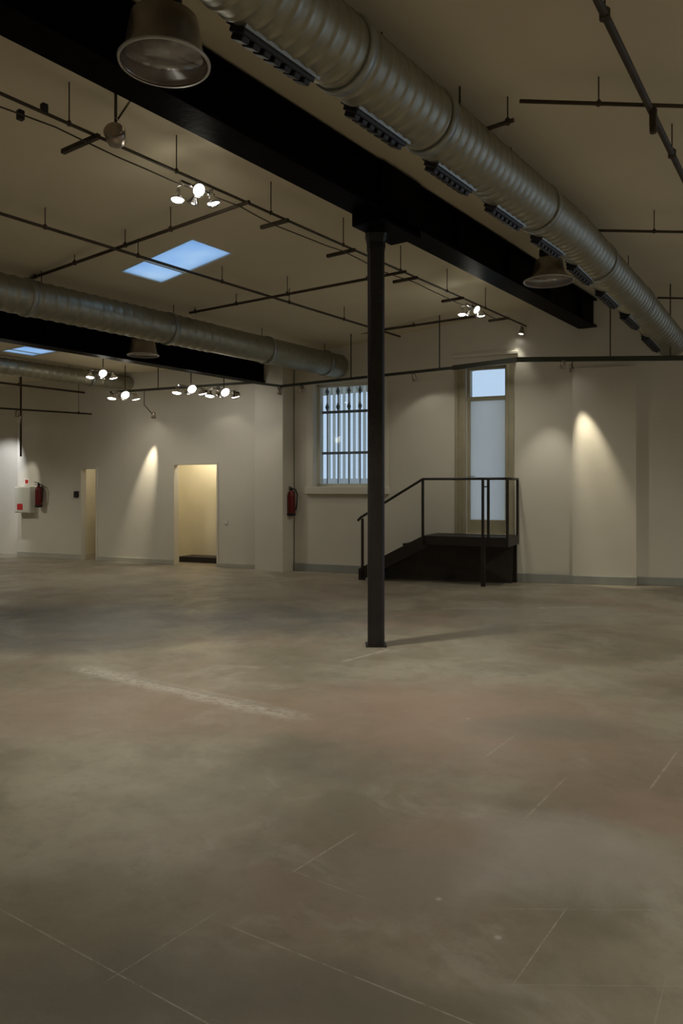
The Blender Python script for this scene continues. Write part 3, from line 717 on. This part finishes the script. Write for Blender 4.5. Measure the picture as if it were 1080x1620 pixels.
tracklamp(ontrunk(905), wp(P2a, P2b, 941, 740), 210, 30, 'spotlight above the pier, aimed down to the right', 0.9, WARM, arm=close(905, P2a, P2b, 0.30))
tracklamp(ontrunk(890), wp(C1, D1, 860, 815), 50, 50, 'spotlight beside the pier, aimed at the wall left of it', 0.9, arm=close(890, C1, D1, 0.75))
tracklamp(ontrunk(478), wp(A1, B1, 540, 880), 8, 80, 'spotlight on the trunking beside the barred window', 0.8)
tracklamp(ontrunk(440), wp(P1a, P1b, 416, 740), 6, 40, 'spotlight lighting the pier left of the window', 0.8, arm=close(440, P1a, P1b, 0.35))
tracklamp(ontrunk(228), wp(E1, G1, 234, 755), 230, 26, 'spotlight making the strong narrow light pool between the doorways', 0.95, WARM, arm=close(228, E1, G1, 0.26), drop=0.50)
tracklamp(ontrunk(345), wp(E1, G1, 350, 860), 4, 100, 'spotlight on the trunking over the wide doorway', 0.3)
p = at_d(27, 655, 16.5)
tracklamp(p+V(0,0,0.1), wp(E1, G1, 41, 780), 45, 30, 'spotlight on the short rail above the white cabinet', 0.6, NEUTRAL, 0.1)
p = at_d(-20, 650, 16.8)
tracklamp(p+V(0,0,0.1), wp(H0, H1, 0, 800), 120, 75, 'spotlight on the short rail at the left edge', 0.6, COOL, 0.1)
p = V(XT-0.05, yx(XT, 829), ZT-0.0)
tracklamp(p, V(-5.4, 11.0, 0), 10, 90, 'last spotlight at the far end of the overhead rail', 0.6)

# ---------------------------------------------------------------- steel landing and stair
Lc = gr(763.5, 928); UU = U1; NN = N1
def st(s, d, z): return Lc - UU*s + NN*d + V(0,0,z)      # s to the left along the wall, d back to the wall, z up
AXS = (UU, NN, V(0,0,1)); PZ = 0.80; PD = (A1 + U1*hit(A1, B1, 763)[0] - Lc).dot(NN) - 0.01; PL = 1.02; W2 = 0.40
t = thing('steel_landing', st(0.3, PD/2, 0), 'dark steel landing with railing and short stair below the glazed door', 'stair')
MB().box(st(PL/2-W2/2+0.0, PD/2, PZ-0.02), (PL+W2, PD, 0.04), AXS).build('landing_deck', M['tread'], t)
mb = MB()
mb.box(st(PL/2-W2/2, 0.0, PZ-0.075), (PL+W2, 0.03, 0.15), AXS); mb.box(st(-W2, PD/2, PZ-0.075), (0.03, PD, 0.15), AXS); mb.box(st(PL, PD/2, PZ-0.075), (0.03, PD, 0.15), AXS)
mb.build('deck_frame', M['steel'], t)
for s in (0.0,): MB().box(st(s, 0.02, (PZ-0.1)/2), (0.065, 0.065, PZ-0.1), AXS).build('leg', M['steel'], t)
MB().box(st(-W2+0.04, PD-0.06, (PZ-0.1)/2), (0.06, 0.06, PZ-0.1), AXS).build('leg', M['steel'], t)
# dark sheet standing in for the shade under deck and stair, set back
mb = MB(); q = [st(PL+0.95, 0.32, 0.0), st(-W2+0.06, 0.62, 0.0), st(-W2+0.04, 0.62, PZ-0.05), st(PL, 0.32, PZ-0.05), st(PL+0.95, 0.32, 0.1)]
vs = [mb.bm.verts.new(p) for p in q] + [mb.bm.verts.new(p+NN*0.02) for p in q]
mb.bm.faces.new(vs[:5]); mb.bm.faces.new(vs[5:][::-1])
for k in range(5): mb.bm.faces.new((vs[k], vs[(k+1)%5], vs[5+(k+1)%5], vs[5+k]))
mb.build('shade_panel', M['under'], t)
RUN = 1.13
for d in (0.0, PD-0.12):                                  # stringers
    mb = MB(); a, b = st(PL-0.05, d, PZ-0.09), st(PL+RUN, d, 0.10)
    mb.bar(a, b, 0.03, 0.20); mb.box(st(PL+RUN-0.02, d, 0.085), (0.12, 0.03, 0.17), AXS); mb.build('stringer', M['steel'], t)
for k in range(4):
    z = PZ-(k+1)*PZ/5; s = PL+0.02+(k+0.5)*RUN/5+0.1
    MB().box(st(s, (PD-0.12)/2, z), (0.26, PD-0.14, 0.035), AXS).build('tread', M['tread'], t)
# railing
RZ = PZ+0.95
mb = MB(); mb.tube([st(PL+RUN+0.06, 0.0, 1.03), st(PL+RUN-0.0, 0.0, 1.09), st(PL, 0.0, RZ), st(0.0, 0.0, RZ)], 0.022, 10)
mb.tube([st(0, 0, RZ), st(-0.03, 0.0, RZ), st(-W2, 0.02, RZ), st(-W2, PD-0.05, RZ)], 0.022, 10)
mb.build('handrail', M['steel'], t)
for s, d, top in ((PL, 0, RZ), (0.0, 0, RZ), (-0.09, 0.0, RZ), (-W2+0.0, 0.0, RZ), (-W2, PD-0.05, RZ)):
    MB().bar(st(s, d, PZ-0.12), st(s, d, top), 0.035, 0.035).build('post', M['steel'], t)
MB().bar(st(0, 0, RZ-0.13), st(-0.09, 0, RZ-0.13), 0.02, 0.02).build('post_link', M['steel'], t)
MB().bar(st(PL+RUN-0.03, 0, 0.14), st(PL+RUN-0.03, 0, 1.07), 0.035, 0.035).build('post', M['steel'], t)

# ---------------------------------------------------------------- fire points, boxes
def extinguisher(base, nrm, label, s=1.0):
    t = thing('fire_extinguisher', base, label, 'fire extinguisher'); c = Vector(base) + nrm*0.11
    body = MB().lathe(c, [(0.02, 0), (0.07, 0.01), (0.078, 0.03), (0.078, 0.40), (0.066, 0.45), (0.03, 0.49), (0.022, 0.50)], n=24).build('cylinder', M['red'], t)
    MB().lathe(c, [(0.081, 0.015), (0.083, 0.02), (0.083, 0.055), (0.081, 0.06)], n=24).build('base_ring', M['black'], t)
    mb = MB(); mb.lathe(c+V(0,0,0.50), [(0.022, 0), (0.026, 0.01), (0.026, 0.05), (0.01, 0.06)], n=12)
    sd = nrm.cross(V(0,0,1)); mb.bar(c+V(0,0,0.565), c+V(0,0,0.585)+sd*0.13, 0.022, 0.012); mb.bar(c+V(0,0,0.535), c+V(0,0,0.53)+sd*0.12, 0.022, 0.010)
    mb.build('valve_handle', M['black'], t)
    MB().tube([c+V(0,0,0.53)-sd*0.01, c-sd*0.09+V(0,0,0.52), c-sd*0.13+V(0,0,0.42), c-sd*0.115+V(0,0,0.2), c-sd*0.10+V(0,0,0.12)], 0.013, 8).build('hose', M['black'], t)
    MB().box(Vector(base)+nrm*0.015+V(0,0,0.42), (0.05, 0.03, 0.12), (sd, nrm, V(0,0,1))).build('wall_bracket', M['black'], t)
_, d, p = hit(E1, G1, 67); p = p.copy(); p.z = zz(d, 803); extinguisher(p, -N2, 'red fire extinguisher on the wall beside the white cabinet, far left')
_, d, p = hit(A1, B1, 467); p = p.copy() ; d = d-0.15; p = p - N1*0.0; p.z = zz(d, 817); extinguisher(p - U1*0.03, -N1, 'red fire extinguisher in the recess beside the barred window')
# cabinet and its signs
AX2 = (U2, N2, V(0,0,1))
h = hole(E1, G1, 33, 57, 770, 811); cu, cz_ = (h[0]+h[1])/2, (h[2]+h[3])/2
c = E1 + U2*cu - N2*0.09 + V(0,0,cz_); t = thing('wall_cabinet', c, 'small pale hose cabinet on the far left wall, beside the extinguisher', 'cabinet')
MB().box(c, (h[1]-h[0], 0.18, h[3]-h[2]), AX2).build('body', M['box'], t, bevel=0.006)
MB().box(c-N2*0.095, (h[1]-h[0]-0.04, 0.012, h[3]-h[2]-0.04), AX2).build('door', M['box'], t, bevel=0.004)
MB().box(c-N2*0.104-V(0.0,0,0.16)+U2*(-0.06), (0.17, 0.004, 0.14), AX2).build('red_sign', M['signred'], t)
p = wp(E1, G1, 43, 762); o = MB().box(p-N2*0.01, (0.15, 0.008, 0.15), AX2).build('wall_sign', M['signwhite'])
tag(o, 'small square fire sign with red mark above the white cabinet', 'sign')
MB().box(p-N2*0.016, (0.09, 0.004, 0.09), AX2).build('red_mark', M['signred'], o)
p = wp(E1, G1, 121.5, 782); o = MB().box(p-N2*0.02, (0.12, 0.04, 0.14), AX2).build('control_box', M['black'], bevel=0.01); tag(o, 'small black control box left of the narrow doorway', 'control box')
MB().box(p-N2*0.042-V(0,0,0.02), (0.07, 0.006, 0.05), AX2).build('button_panel', M['steel'], o)
p = wp(E1, G1, 358, 826); o = MB().box(p-N2*0.006, (0.07, 0.012, 0.11), AX2).build('light_switch', M['box'], bevel=0.004); tag(o, 'pale light switch right of the wide doorway', 'light switch')
MB().box(p-N2*0.014, (0.03, 0.008, 0.05), AX2).build('rocker', M['signwhite'], o)
